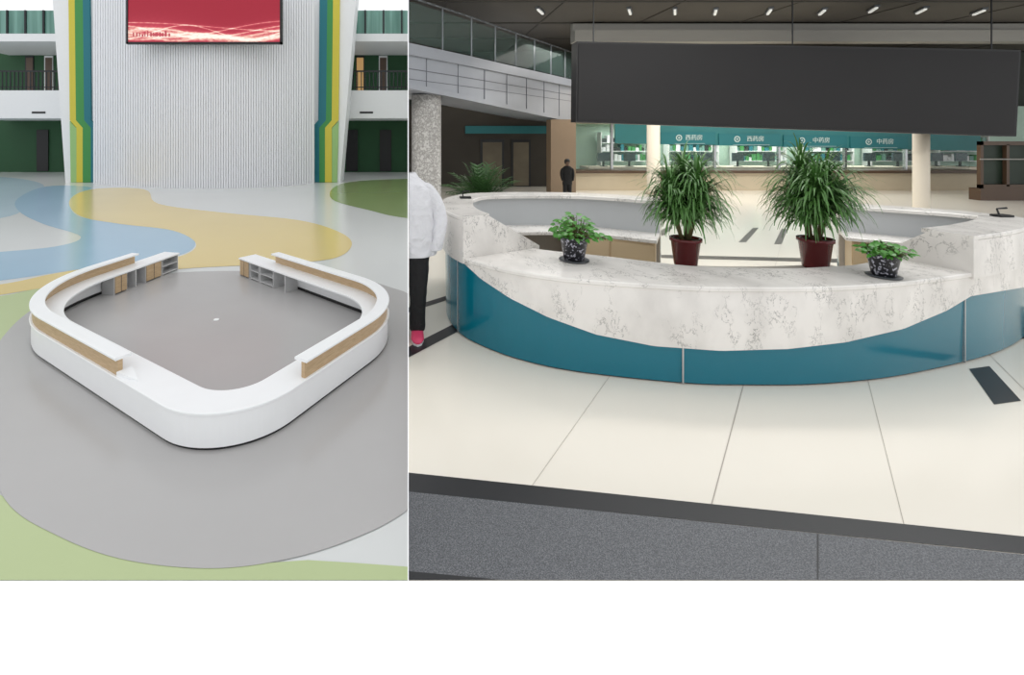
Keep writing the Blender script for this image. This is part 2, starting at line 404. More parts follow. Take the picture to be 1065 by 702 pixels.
def fillet(A,C,B,r,n=24):
    u=unit(sub(A,C)); v=unit(sub(B,C)); ang=math.acos(u[0]*v[0]+u[1]*v[1])/2
    t=r/math.tan(ang); bis=unit((u[0]+v[0],u[1]+v[1])); d=r/math.sin(ang)
    O=(C[0]+bis[0]*d,C[1]+bis[1]*d); p0=(C[0]+u[0]*t,C[1]+u[1]*t); p1=(C[0]+v[0]*t,C[1]+v[1]*t)
    a0=math.atan2(p0[1]-O[1],p0[0]-O[0]); a1_=math.atan2(p1[1]-O[1],p1[0]-O[0])
    da=(a1_-a0+math.pi)%(2*math.pi)-math.pi
    return [(O[0]+r*math.cos(a0+da*i/n),O[1]+r*math.sin(a0+da*i/n)) for i in range(n+1)]
pathL=[BL]+fillet(BL,Lc,Nn,4.6)+fillet(Lc,Nn,Rc,1.7)+fillet(Nn,Rc,BR,3.0)+[BR]
pathL=resample(pathL,0.12); nL=normals(pathL)
near=lambda path,p:min(range(len(path)),key=lambda i:math.dist(path[i],p))
def nearpx(path,px,i0,i1): return min(range(i0,i1),key=lambda i:abs(PX+path[i][0]*F/path[i][1]-px))
iN=near(pathL,Nn)
iA0=near(pathL,c1); iA1=nearpx(pathL,120,near(pathL,Lc),iN); iB0=nearpx(pathL,318,iN,near(pathL,Rc)); iB1=near(pathL,e1)
dk=empty('reception_desk',(-6,14,ZL),'white rounded diamond-shaped reception desk with light wood bands','reception desk')
sweep('toe_kick',pathL,nL,rect(0.07,0.2,ZL+.0135,ZL+0.10),M_black,parent=dk,label='dark recessed plinth')
sweep('front_panel',pathL,nL,rect(0.04,0.16,ZL+0.07,ZL+0.70),M_desk,parent=dk)
sweep('worktop',pathL,nL,rect(0.0,0.8,zw-0.06,zw,0.012),M_desk,parent=dk)
for (i0,i1) in ((iA0,iA1),(iB0,iB1)):
    sweep('wood_band',pathL,nL,rect(0.06,0.16,zw,zg-0.06),M_wood,i0,i1,parent=dk,label='light wood band')
    sweep('raised_ledge',pathL,nL,rect(0.0,0.36,zg-0.06,zg,0.012),M_desk,i0,i1,parent=dk)
g=G(); p=pathL[iA1]; n_=nL[iA1]; q=pathL[iA1+4]; u=unit(sub(q,p))
def Q(a,b,z): return (p[0]+u[0]*a+n_[0]*b,p[1]+u[1]*a+n_[1]*b,z)
g.add([Q(0,0.03,zw+.10),Q(0,.36,zw+.10),Q(.6,.2,zw+.015),Q(0,0.03,zw),Q(0,.36,zw),Q(.6,.2,zw)],[(0,1,2),(3,5,4),(0,3,4,1),(1,4,5,2),(0,2,5,3)])
g.obj('ledge_end',M_desk,parent=dk,label='low pointed white end piece on the worktop')
nLn=(uL[1],-uL[0]); 
M_cabg=mat('cabinet_grey',(196,196,196),0.5)
def open_unit(o,u,n,u0,u1,wood):
    g=G(); t=.04; n0,n1=.2,.76; z0=ZL+.0135; z1=ZL+.69
    g.obox(o,u,n,u0,u0+t,n0,n1,z0,z1); g.obox(o,u,n,u1-t,u1,n0,n1,z0,z1); g.obox(o,u,n,u0,u1,n0,n0+t,z0,z1)
    g.obox(o,u,n,u0+t,u1-t,n0,n1,z0+.04,z0+.08); g.obox(o,u,n,u0+t,u1-t,n0,n1,z0+.36,z0+.39)
    g.obj('shelf_unit',M_cabg,parent=dk)
    if wood:
        g=G(); g.obox(o,u,n,u0+t,u1-t,n1,n1+.03,z0+.05,z1-.02); g.obox(o,u,n,(u0+u1)/2-.01,(u0+u1)/2+.01,n1+.03,n1+.035,z0+.05,z1-.02,1); g.obj('wood_door',[M_wood,M_toe],parent=dk,label='light wood door')
o=Lc
lw=math.dist(BL,Lc)
open_unit(o,uL,nLn,lw-1.0,lw-0.05,False); open_unit(o,uL,nLn,lw-1.9,lw-1.05,True); open_unit(o,uL,nLn,lw-3.4,lw-2.8,True)
g=G(); g.obox(o,uL,nLn,lw-2.4,lw-2.35,.2,.76,ZL+.0135,ZL+.69); g.obj('support_panel',M_cabg,parent=dk)
o=Rc; nR=(-uR[1],uR[0]); 
if nR[0]*(-6-Rc[0])+nR[1]*(14-Rc[1])<0: nR=(-nR[0],-nR[1])
lw=math.dist(BR,Rc)
open_unit(o,uR,nR,lw-.8,lw-.05,True); open_unit(o,uR,nR,lw-2.6,lw-1.6,False); open_unit(o,uR,nR,lw-1.55,lw-.85,False)
g=G(); g.obox(o,uR,nR,lw-3.4,lw-3.35,.2,.76,ZL+.0135,ZL+.69); g.obj('support_panel',M_cabg,parent=dk)
x,y=Fl(225,333,ZL); g=G(); g.lathe(x,y,[(0.09,ZL+.0135),(0.09,ZL+.03),(0.06,ZL+.04)],16); g.obj('floor_outlet',M_desk,label='small round white floor outlet on grey floor',cat='floor outlet')

# ================= RIGHT FLOOR
pr=[([(0,YR),(40,YR),(40,34),(0,34)],0.0,0)]
def pq(pts,z,mi): pr.append(([Fl(a,max(b,150),0) for a,b in pts],z,mi))
def line(x0,y0,x1,y1,w,z=.002,mi=1):
    pq([(x0-w*.5*(y0-HY)/300,y0),(x0+w*.5*(y0-HY)/300,y0),(x1+w*.5*(y1-HY)/300,y1),(x1-w*.5*(y1-HY)/300,y1)],z,mi)
def ext(x0,y0,x1,y1,ya,yb_): 
    k=(x1-x0)/(y1-y0); return (x0+k*(ya-y0),ya,x0+k*(yb_-y0),yb_)
line(*ext(772,405,740,525,230,534),1.0); line(*ext(905,405,940,545,230,555),0.6); line(*ext(628,400,555,503,230,512),0.5)
line(*ext(1060,400,1180,520,230,590),.8)
pq([(425,492),(1500,603.6),(1600,603.9),(1100,580),(425,512)],.003,2)
pq([(425,512),(1320,603.9),(425.05,603.9)],.004,3)
pq([(849.5,556),(851.5,556),(851.5,603.9),(849.5,603.9)],.005,2)
pq([(425,595),(520,603.9),(425,603.9)],.005,2)
pq([(425,361),(472,337),(482,342),(425,372)],.003,2)
pq([(425,320),(470,306),(475,309),(425,325)],.003,2)
pq([(1008,384),(1029,381),(1062,417),(1034,421)],.003,2)
pq([(1050,346),(1120,330),(1140,336),(1058,354)],.003,2)
pq([(768,252),(776,252),(789,237),(783,237)],.003,4); pq([(805,254),(813,254),(819,238),(813,238)],.003,4)
pq([(690,245),(700,237),(694,236),(682,243)],.003,4)
pq([(640,264),(900,270),(900,274),(640,267)],.003,4)
floor_mesh('floor_lobby',pr,[M_tile,M_joint,M_blkst,M_granite,M_dash],kind='structure')

# ================= RIGHT DESK
ctl=[(3.2,5.85),(2.4,6.32),(1.55,6.42),(.85,6.28),(.5,5.85),(.41,5.4),(.40,5.0),(.49,4.6),(.68,4.32),(.97,4.06),(1.4,3.85),(2.19,3.67),(2.68,3.64),(3.23,3.65),(3.87,3.74),(4.53,3.91),(5.25,4.14),(5.85,4.4),(6.28,4.66),(6.5,4.95),(6.3,5.4),(5.55,5.98)]
pR=resample(catmull(ctl,10),0.05); nR_=normals(pR)
bd=[(461,262),(478,270),(500,290),(530,310),(570,330),(620,348),(680,360),(750,365),(820,363),(880,356),(940,342),(985,323),(1010,308),(1040,303),(1064,299)]
iFL=near(pR,(.40,5.0)); iFR=near(pR,(6.35,4.75))
def zb(i):
    i=max(iFL,min(iFR,i)); x,y=pR[i]; px=PX+x*F/y
    if px<=bd[0][0]: yy=bd[0][1]
    elif px>=bd[-1][0]: yy=bd[-1][1]
    else:
        for a,b in zip(bd,bd[1:]):
            if a[0]<=px<=b[0]: t=(px-a[0])/(b[0]-a[0]); yy=a[1]+(b[1]-a[1])*t; break
    return za(yy,y)
ZW=0.80; ZGL=1.2; ZGR=1.12
d2=empty('reception_desk',(3.3,5.2,0),'oval reception desk of veined white marble over glossy teal base','reception desk')
sweep('toe_kick',pR,nR_,rect(0.04,0.14,0.004,0.03),M_toe,parent=d2)
sweep('teal_base',pR,nR_,lambda i:[(0.03,0.014),(0.14,0.014),(0.14,zb(i)),(0.02,zb(i))],M_teal,parent=d2,smooth=False,label='glossy teal base panel')
sweep('marble_apron',pR,nR_,lambda i:[(0.0,zb(i)),(0.14,zb(i)),(0.14,ZW-.04),(0.0,ZW-.04)],M_marble,parent=d2)
def tab(x,tb):
    if x<=tb[0][0]: return tb[0][1]
    for a,c in zip(tb,tb[1:]):
        if a[0]<=x<=c[0]: return a[1]+(c[1]-a[1])*(x-a[0])/(c[0]-a[0])
    return tb[-1][1]
iLs=near(pR,(.52,4.55)); iRs=nearpx(pR,1012,near(pR,(3.2,3.65)),iFR)
def ww(i):
    x,y=pR[i]
    b=.72 if y>5.2 else tab(x,[(0.4,.78),(.6,.85),(1.0,.88),(1.4,.9),(1.8,.82),(2.6,.58),(3.4,.48),(4.2,.45),(5,.52),(5.6,.65),(7,.72)])
    return rect(-0.015,b,ZW-.04,ZW,0.008)
sweep('worktop',pR,nR_,ww,M_marble,parent=d2)
for (i0,i1,zz) in ((0,iLs,ZGL),(iRs,len(pR)-1,ZGR)):
    sweep('raised_panel',pR,nR_,rect(-0.018,0.26,ZW-.05,zz-.04),M_marble,i0,i1,parent=d2)
    sweep('raised_ledge',pR,nR_,rect(-0.022,0.34,zz-.04,zz,0.008),M_marble,i0,i1,parent=d2)
M_inp=mat('inner_panel',(190,193,195),0.35,var=.05)
for (i0,i1,zz) in ((0,iLs-3,ZGL),(iRs+3,len(pR)-1,ZGR)):
    sweep('inner_panel',pR,nR_,rect(0.26,0.28,ZW,zz-.04),M_inp,i0,i1,parent=d2,label='grey inner panel')
def gable(i,s,zz,w0,w1):
    p=pR[i]; n=nR_[i]; u=(n[1]*s,-n[0]*s)
    def Q(a,b,z): return (p[0]+u[0]*a+n[0]*b,p[1]+u[1]*a+n[1]*b,z)
    sh=[(-.024,ZW-.05),(w1,ZW-.05),(w1,ZW+.02),(w0,zz+.003),(-.024,zz+.003)]
    g=G(); fr=[Q(0,b,z) for b,z in sh]; bk=[Q(.07,b,z) for b,z in sh]; m=5
    g.add(fr+bk,[tuple(range(m)),tuple(range(2*m-1,m-1,-1))]+[(k,(k+1)%m,m+(k+1)%m,m+k) for k in range(m)])
    g.obj('end_gable',M_marble,parent=d2,label='marble end panel with sloping edge')
gable(iLs,1,ZGL,.26,.95); gable(iRs,-1,ZGR,.24,.62)
M_lin=mat('inner_liner',(176,170,162),0.5)
M_cab2=mat('cabinet_beige',(206,184,150),0.5,var=0.05)
sweep('inner_liner',pR,nR_,rect(0.14,0.17,0.01,ZW-.05),M_lin,parent=d2)
iS0=near(pR,(1.6,3.8)); iS1=near(pR,(4.4,3.88))
sweep('staff_shelf',pR,nR_,lambda i:rect(0.17,1.05-0.25*(i-iS0)/(iS1-iS0),0.66,0.70),M_lin,iS0,iS1,parent=d2)
def cab(i,j,n0,n1):
    g=G(); o=pR[i]; u=unit(sub(pR[j],pR[i])); n=(-u[1],u[0]); L=math.dist(pR[i],pR[j])
    g.obox(o,u,n,0,L,n0,n1,0.006,ZW-.046,0)
    k=2
    for a in range(k):
        g.obox(o,u,n,L*a/k+.01,L*(a+1)/k-.01,n1,n1+.015,0.05,ZW-.07,0)
    g.obj('storage_cabinet',[M_cab2],parent=d2,label='beige laminate cabinet under worktop')
cab(1,20,.2,.68); cab(len(pR)-14,len(pR)-2,.2,.66)
for px in (711,1006,474):
    i=min(range(iFL,iFR),key=lambda k:abs(PX+pR[k][0]*F/pR[k][1]-px))
    x,y=pR[i]; n=nR_[i]; t=(n[1],-n[0])
    g=G(); g.obox((x,y),t,n,-.006,.006,.012,.04,.014,zb(i)); g.obj('joint_strip',M_steel,parent=d2)

# ================= PLANTS
def pot_dracaena(X,Y,Z,sc_,seed,label,wid=1.0):
    random.seed(seed)
    e=empty('potted_dracaena',(X,Y,Z),label,'plant','tall potted dracaenas inside the desk')
    g=G(); g.lathe(X,Y,[(0.088*sc_,Z),(0.1*sc_,Z+.02),(0.128*sc_,Z+.25*sc_),(0.142*sc_,Z+.255*sc_),(0.142*sc_,Z+.285*sc_),(0.125*sc_,Z+.285*sc_),(0.12*sc_,Z+.25*sc_)],28)
    g.obj('pot',M_pot,True,parent=e)
    g=G(); g.lathe(X,Y,[(0.119*sc_,Z+.2*sc_),(0.119*sc_,Z+.262*sc_)],20); g.obj('soil',M_soil,parent=e)
    g=G(); heads=[]
    for k in range(7):
        a=k*2.1+seed; r=.03; base=Vector((X+r*math.cos(a),Y+r*math.sin(a),Z+.25*sc_))
        sp=.15 if k<5 else .06
        t=base+Vector((sp*math.cos(a)*wid,.11*math.sin(a)*wid,(.34+.06*k)*sc_)); g.tube(base,t,.016,.012); heads.append((base,t))
    g.obj('stem',M_stem,True,parent=e)
    g=G()
    for b,t in heads:
        for k in range(240):
            f=random.random(); org=b.lerp(t,0.35+.65*f)
            a=random.uniform(0,2*math.pi); el=random.uniform(.55,1.5)
            L=random.uniform(.32,.48)*sc_*(1 if el<1.1 else .78); wd=random.uniform(.0065,.010)*sc_
            d=Vector((math.cos(a)*math.cos(el),math.sin(a)*math.cos(el),math.sin(el)))
            side=Vector((-math.sin(a),math.cos(a),0)); p=org.copy(); ns=10; vs=[]
            droop=random.uniform(.18,.56)
            for s_ in range(ns+1):
                q=s_/ns; ww_=wd*(math.sin(math.pi*min(.97,q*.85+.15)))**.7+.0008
                vs+= [p-side*ww_, p+side*ww_]
                p=p+d*(L/ns); d=(d+Vector((0,0,-droop*(0.3+q)))).normalized()
            g.add(vs,[(2*i,2*i+1,2*i+3,2*i+2) for i in range(ns)])
    g.obj('foliage',M_leaf,True,parent=e)
Yd=4.55
pot_dracaena(xa(713,Yd),Yd,.70,1.0,1,'tall bushy dracaena with arching leaves in burgundy pot',.95)
Yd=4.5
pot_dracaena(xa(848,Yd),Yd,.70,1.03,2,'tall bushy dracaena with arching leaves in burgundy pot',1.0)
def leafpts(c,d,nrm,L,W):
    s=d.cross(nrm).normalized(); nrm=s.cross(d).normalized()
    prof=[(.0,.28),(.12,.46),(.35,.5),(.6,.38),(.82,.18)]
    lft=[c+d*(L*t)+s*(W*w_)+nrm*(.15*W*abs(w_)) for t,w_ in prof]; rgt=[c+d*(L*t)-s*(W*w_)+nrm*(.15*W*abs(w_)) for t,w_ in prof]
    mid=[c+d*(L*t) for t,_ in prof]; tip=c+d*L-nrm*(.1*L)
    vs=[];fs=[]
    for i in range(5): vs+=[lft[i],mid[i],rgt[i]]
    vs.append(tip)
    for i in range(4): fs+=[(3*i,3*i+1,3*i+4,3*i+3),(3*i+1,3*i+2,3*i+5,3*i+4)]
    fs+=[(12,13,15),(13,14,15)]
    return vs,fs
def pothos(X,Y,Z,seed,trail,label,k_=1.0,hk=1.0):
    random.seed(seed)
    e=empty('potted_pothos',(X,Y,Z),label,'plant','small potted pothos on the counter')
    g=G(); g.lathe(X,Y,[(0.115*k_,Z),(0.14*k_,Z+.008),(0.14*k_,Z+.014),(0.1*k_,Z+.012)],28); g.obj('saucer',M_sauc,True,parent=e)
    g=G(); z=Z+.013; g.lathe(X,Y,[(0.085*k_,z),(0.095*k_,z+.01),(0.128*k_,z+.20*k_),(0.136*k_,z+.205*k_),(0.136*k_,z+.225*k_),(0.12*k_,z+.225*k_),(0.118*k_,z+.19*k_)],32); g.obj('pot',M_potb,True,parent=e,label='black pot with pale pattern')
    g=G(); g.lathe(X,Y,[(0.112*k_,z+.15*k_),(0.112*k_,z+.205*k_)],18); g.obj('soil',M_soil,parent=e)
    g=G(); gs=G()
    for k in range(190):
        a=random.uniform(0,2*math.pi); r=random.uniform(.02,.20)*k_; hh=(random.uniform(.0,.20)*(1-r/.35)+.02)*hk
        if k%16==0 and trail: a=random.uniform(-.5,.3); r=random.uniform(.22,.30); hh=random.uniform(.0,.06)
        p=Vector((X+r*math.cos(a),Y+r*math.sin(a),z+.2*k_+hh)); b=Vector((X+.05*math.cos(a),Y+.05*math.sin(a),z+.2*k_))
        gs.tube(b,p,.0025,.002,5)
        d=Vector((math.cos(a+random.uniform(-.6,.6)),math.sin(a+random.uniform(-.6,.6)),random.uniform(-.7,.2))).normalized()
        vs,fs=leafpts(p,d,Vector((random.uniform(-.4,.4),-.5,.9)),random.uniform(.042,.07)*k_,random.uniform(.034,.055)*k_); g.add(vs,fs)
    gs.obj('stem',M_stem,parent=e); g.obj('foliage',M_leaf2,True,parent=e)
Yp=4.4; pothos(xa(597,Yp),Yp,ZW,3,True,'leafy pothos in patterned black pot on saucer, trailing shoot',.98,1.25)
Yp=3.9; pothos(xa(919,Yp),Yp,ZW,9,False,'compact leafy pothos in patterned black pot on saucer',.82,.6)

def gadget(px,Y,Z,label):
    x=xa(px,Y); Z+=.001; e=empty('card_reader',(x,Y,Z),label,'card reader','small black devices on the ledge')
    g=G(); g.box(x-.07,x+.07,Y-.05,Y+.05,Z,Z+.02); g.obj('device_body',M_black,parent=e)
    g=G(); g.tube((x-.03,Y,Z+.02),(x-.03,Y+.02,Z+.08),.008,.008); g.tube((x-.03,Y+.02,Z+.08),(x+.05,Y,Z+.09),.007,.012); g.obj('device_arm',M_black,parent=e)
gadget(484,5.8,ZGL,'small black device with bent arm on marble ledge')
gadget(1042,4.95,ZGR+.002,'small black device with bent arm on marble ledge')

# ================= PERSON
def cutmesh(nm):
    bm=bmesh.new(); bm.from_mesh(nm)
    r=bmesh.ops.bisect_plane(bm,geom=bm.verts[:]+bm.edges[:]+bm.faces[:],plane_co=(0.004,0,0),plane_no=(1,0,0),clear_inner=True)
    ed=[x for x in r['geom_cut'] if isinstance(x,bmesh.types.BMEdge)]
    try: bmesh.ops.holes_fill(bm,edges=ed)
    except Exception: pass
    bm.to_mesh(nm); bm.free()
def skinmesh(name,V,E,R,m,parent,sub=2,label=None,cut=True):
    me=bpy.data.meshes.new(name); me.from_pydata(V,E,[]); o=bpy.data.objects.new(name,me); col.objects.link(o)
    o.modifiers.new('s','SKIN'); sd=o.data.skin_vertices[0].data
    for i,r in enumerate(R): sd[i].radius=r if isinstance(r,tuple) else (r,r)
    sd[0].use_root=True
    su=o.modifiers.new('u','SUBSURF'); su.levels=sub; su.render_levels=sub
    dg=bpy.context.evaluated_depsgraph_get(); dg.update(); nm=bpy.data.meshes.new_from_object(o.evaluated_get(dg))
    bpy.data.objects.remove(o)
    if cut: cutmesh(nm)
    nm.name=name; nm.materials.clear(); nm.materials.append(m)
    for p in nm.polygons: p.use_smooth=True
    o=bpy.data.objects.new(name,nm); col.objects.link(o); return setp(o,parent=parent,label=label)
def loft(g,rings,n=36,wob=0.0):
    R=catmull(rings,6); vs=[]
    for j,(cx,cy,z,rx,ry) in enumerate(R):
        for i in range(n):
            a=2*math.pi*i/n
            k=1+wob*(math.sin(4*a+z*9)*math.sin(z*17+a)+.8*math.sin(7*a-z*23)*math.sin(z*31+2*a))
            vs.append((cx+rx*k*math.cos(a),cy+ry*k*math.sin(a),z))
    fs=[(j*n+i,j*n+(i+1)%n,(j+1)*n+(i+1)%n,(j+1)*n+i) for j in range(len(R)-1) for i in range(n)]
    fs+=[tuple(range(n)),tuple((len(R)-1)*n+i for i in range(n))]
    g.add(vs,fs)
def clothes(name,ringsets,m,parent,cut,wob=0.0,label=None):
    g=G()
    for r in ringsets: loft(g,r,wob=wob)
    o=g.obj(name,m,True,parent=parent,label=label)
    if cut: cutmesh(o.data)
    return o
YP_=4.55
pe=empty('person',(0.1,YP_,0.0),'person in white hooded jacket, black trousers, pink shoes, standing','person')
M_skin=mat('skin',(205,160,135),0.5); M_hair=mat('hair',(22,18,16),0.5); M_coat=mat('white_coat',(218,218,222),0.85,var=0.10,vscale=7,bump=.9); M_tr=mat('black_trousers',(20,20,22),0.8,bump=.5,vscale=6); M_shoe=mat('pink_shoe',(222,70,110),0.5); M_sole=mat('sole',(235,235,235),0.5)
y=YP_
E=[(0,1),(1,2),(2,3),(3,4),(4,5),(0,6),(6,7),(7,8),(8,9),(0,10),(10,11),(11,12),(12,13),(2,14),(14,15),(15,16),(2,17),(17,18),(18,19)]
V=[(0.0,y,.98),(0.0,y,1.2),(-.01,y,1.4),(-.05,y-.01,1.55),(-.1,y-.03,1.66),(-.1,y-.03,1.76),
   (.1,y,.9),(.1,y+.01,.5),(.10,y+.03,.1),(.10,y-.08,.05),
   (-.08,y,.9),(-.09,y,.5),(-.1,y+.02,.1),(-.1,y-.1,.05),
   (.18,y,1.42),(.26,y+.02,1.2),(.22,y-.06,1.0),(-.2,y,1.45),(-.28,y,1.2),(-.22,y-.08,.98)]
R=[(.1,.08),(.1,.08),(.1,.08),.045,.08,.07,.06,.05,.035,.03,.06,.05,.035,.03,.045,.035,.03,.045,.035,.03]
skinmesh('body',V,E,R,M_skin,pe)
skinmesh('hair',[(-.08,y,1.60),(-.085,y+.01,1.68),(-.08,y,1.76)],[(0,1),(1,2)],[.09,.115,.10],M_hair,pe)
clothes('hooded_jacket',[
 [(.04,y,.825,.225,.175),(.04,y,.835,.232,.18),(.042,y,.87,.232,.18),(.045,y,1.0,.222,.175),(.045,y,1.2,.21,.165),(.04,y,1.36,.205,.16),(.03,y,1.48,.18,.14),(.0,y+.02,1.56,.12,.11),(-.01,y+.03,1.60,.09,.09),(-.01,y+.03,1.62,.07,.06)],
 [(.255,y-.06,.885,.062,.07),(.26,y-.055,.90,.07,.078),(.285,y-.03,1.03,.078,.085),(.30,y+.0,1.17,.082,.09),(.27,y+.01,1.30,.083,.092),(.215,y+.01,1.42,.082,.09),(.15,y+.01,1.51,.07,.08),(.11,y+.01,1.53,.03,.05)],
 [(-.01,y+.12,1.42,.06,.03),(-.01,y+.13,1.47,.11,.06),(-.01,y+.11,1.55,.12,.07),(-.01,y+.08,1.62,.08,.05)]],M_coat,pe,True,.035)
clothes('trousers',[
 [(.085,y+.02,.075,.07,.08),(.085,y+.02,.10,.078,.09),(.09,y+.01,.3,.078,.09),(.095,y,.5,.088,.1),(.09,y,.75,.11,.12),(.06,y,.93,.15,.14)],
 [(-.07,y+.02,.08,.065,.07),(-.08,y,.5,.08,.09),(-.06,y,.9,.12,.13)]],M_tr,pe,True,.035)
g=G(); sec=[(.11,.045,.03),(.08,.055,.055),(.0,.058,.075),(-.08,.062,.06),(-.15,.062,.045),(-.19,.045,.032),(-.205,.02,.015)]
n=14; vs=[]
for dy,hw,hh in sec:
    for i in range(n):
        a=2*math.pi*i/n; vs.append((.085+hw*math.cos(a),y+dy,.022+max(0,hh*(1+math.sin(a))*.62)))
fs=[(j*n+i,j*n+(i+1)%n,(j+1)*n+(i+1)%n,(j+1)*n+i) for j in range(len(sec)-1) for i in range(n)]+[tuple(range(n)),tuple((len(sec)-1)*n+i for i in range(n))]
g.add(vs,fs); g.obj('shoe',M_shoe,True,parent=pe)
g=G(); pts=[(.03,.11),(.03,-.1),(.045,-.18),(.085,-.215),(.125,-.18),(.145,-.1),(.14,.11)]
vs=[(a,y+b,.005) for a,b in pts]+[(a,y+b,.024) for a,b in pts]; m=len(pts)
g.add(vs,[tuple(range(m)),tuple(range(2*m-1,m-1,-1))]+[(i,(i+1)%m,m+(i+1)%m,m+i) for i in range(m)]); g.obj('shoe_sole',M_sole,parent=pe)
# distant person by the pillar
Yq=13.4; xq=xa(590,Yq)
p2=empty('person',(xq,Yq,0),'person in dark clothes standing beside the pillar','person')
def R2(V): return [(xq+a,Yq+b,c) for a,b,c in V]
V=R2([(0,0,.9),(0,0,1.15),(0,0,1.33),(0,0,1.45),(0,-.01,1.54),(0,-.01,1.62),(.08,0,.82),(.08,0,.45),(.08,.01,.08),(.08,-.1,.04),(-.08,0,.82),(-.08,0,.45),(-.08,.01,.08),(-.08,-.1,.04),(.16,0,1.34),(.19,.0,1.1),(.17,-.04,.85),(-.16,0,1.34),(-.19,0,1.1),(-.17,-.04,.85)])
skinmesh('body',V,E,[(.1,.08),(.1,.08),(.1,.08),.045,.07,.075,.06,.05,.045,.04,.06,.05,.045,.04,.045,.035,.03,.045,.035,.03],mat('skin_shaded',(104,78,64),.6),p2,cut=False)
X_=xq;Y_=Yq
clothes('jacket',[[(X_,Y_,.72,.17,.12),(X_,Y_,.9,.165,.12),(X_,Y_,1.1,.155,.115),(X_,Y_,1.3,.18,.125),(X_,Y_,1.38,.15,.11),(X_,Y_,1.44,.08,.075)],
 [(X_+.17,Y_-.04,.88,.045,.05),(X_+.2,Y_,1.1,.055,.06),(X_+.17,Y_,1.3,.06,.07),(X_+.13,Y_,1.37,.03,.04)],
 [(X_-.17,Y_-.04,.88,.045,.05),(X_-.2,Y_,1.1,.055,.06),(X_-.17,Y_,1.3,.06,.07),(X_-.13,Y_,1.37,.03,.04)]],M_tr,p2,False)
clothes('trousers',[[(X_+.08,Y_,.07,.06,.065),(X_+.08,Y_,.45,.07,.08),(X_+.07,Y_,.85,.09,.1)],[(X_-.08,Y_,.07,.06,.065),(X_-.08,Y_,.45,.07,.08),(X_-.07,Y_,.85,.09,.1)]],M_tr,p2,False)
clothes('hair',[[(X_,Y_+.03,1.5,.07,.06),(X_,Y_+.03,1.58,.095,.09),(X_,Y_+.015,1.66,.09,.09),(X_,Y_+.01,1.71,.04,.04)]],M_hair,p2,False)
p2.scale=(.82,.82,.76)

# ================= RIGHT BACKGROUND
YL=11.0
e=empty('led_display_wall',D(830,143,YL),'huge blank dark grey display screen hanging over the lobby','screen')
c=[(600,43),(1062,52),(1057,142),(599,127)]
def inset(pts,d):
    cx=sum(p[0] for p in pts)/4; cy=sum(p[1] for p in pts)/4
    return [(p[0]+(d if p[0]<cx else -d),p[1]+(d if p[1]<cy else -d)) for p in pts]
fr=[D(a,b,YL) for a,b in c]; g=G(); g.hex(fr,[v+Vector((0,.35,0)) for v in fr]); g.obj('screen_case',M_black,parent=e)
fr=[D(a,b,YL-.02) for a,b in inset(c,2)]; g=G(); g.hex(fr,[v+Vector((0,.015,0)) for v in fr]); g.obj('display_face',M_led,parent=e)
for px in (620,830,1040):
    g=G(); g.box(xa(px,YL)-.01,xa(px,YL)+.01,YL+.15,YL+.17,za(50,YL)-.1,5.6); g.obj('hanger_cable',M_metal,parent=e)
g=G(); g.box(0.0,34,8.5,24,5.6,5.8)
for k in range(4):
    g.box(0.01,34,10+k*2.4,10.06+k*2.4,5.56,5.6,1)
for k in range(9):
    g.box(1+k*3.2,1.05+k*3.2,8.5,24,5.58,5.6,1)
g.obj('ceiling',[M_ceil,M_cslat],kind='structure')
g=G(); g.box(xa(598,14.6),26,14.6,15.0,za(43,14.6),za(31,14.6)); g.box(xa(598,14.6),26,14.8,15.0,za(31,14.6),5.6); g.obj('trim_32',M_pbeam,kind='structure')
random.seed(5)
for px in (562,655,702,744,800,855,908,958,1018,1100):
    Yc=13.2+random.uniform(-.15,.15); x=xa(px,Yc)
    e=empty('ceiling_lamp',(x,Yc,5.5),'small slanted white strip lamp on grey ceiling','lamp','ceiling lamps over the lobby')
    g=G(); g.obox((x,Yc),(.5,.86),(-.86,.5),-.28,.28,-.03,.03,5.5,5.54); g.obj('lamp_tube',M_lamp,parent=e)
    g=G(); g.obox((x,Yc),(.5,.86),(-.86,.5),-.33,.33,-.06,.06,5.54,5.6); g.obj('lamp_housing',M_railm,parent=e)
YB=20.0
g=G(); g.box(0,40,YB,YB+.2,0,6); g.obj('wall_north',M_bk2,kind='structure')
g=G(); g.box(xa(425,18),xa(594,18),17.8,18,0,3.1); g.obj('wall_under_balcony',M_bk,kind='structure')
YT=16.5
cnt=empty('service_counter',(xa(800,YT),YT,0),'long cream stone service counter under pharmacy windows','counter')
g=G(); g.box(xa(598,YT),xa(1020,YT),YT,YT+.6,0,za(179,YT)-.02); g.obj('counter_base',M_tan,parent=cnt)
g=G(); g.box(xa(598,YT),xa(1020,YT),YT-.12,YT+.7,za(180,YT),za(177,YT)); g.obj('counter_top',M_woodd,parent=cnt)
g=G(); g.box(xa(598,YT),xa(1062,YT),YT+.3,YT+3.2,za(127,YT),za(127,YT)+1.2,0); g.obj('ceiling_booth',M_cream,kind='structure')
M_boothw=mat('booth_wall',(186,212,196),0.6,var=0.25,vscale=1.5)
g=G(); g.box(xa(598,YT),40,YT+3.0,YT+3.1,0,3.2); g.obj('wall_booth_back',M_boothw,kind='structure')
area('booth_fill',(xa(820,YT),YT+1.9,2.35),(0,0,0),11,1.0,260,(0.92,1,0.95))  # fill light added inside the booth to brighten the windows
area('lobby_fill',(xa(800,13.5),13.8,3.4),(0,0,0),11,1.5,200,(1,0.98,0.94))  # extra fill added below beam height for the hall behind the screen
fr_=[600,640,688,749,817,887,951,1020]
def ybt(px): return 149+(px-640)*(157-149)/380.0
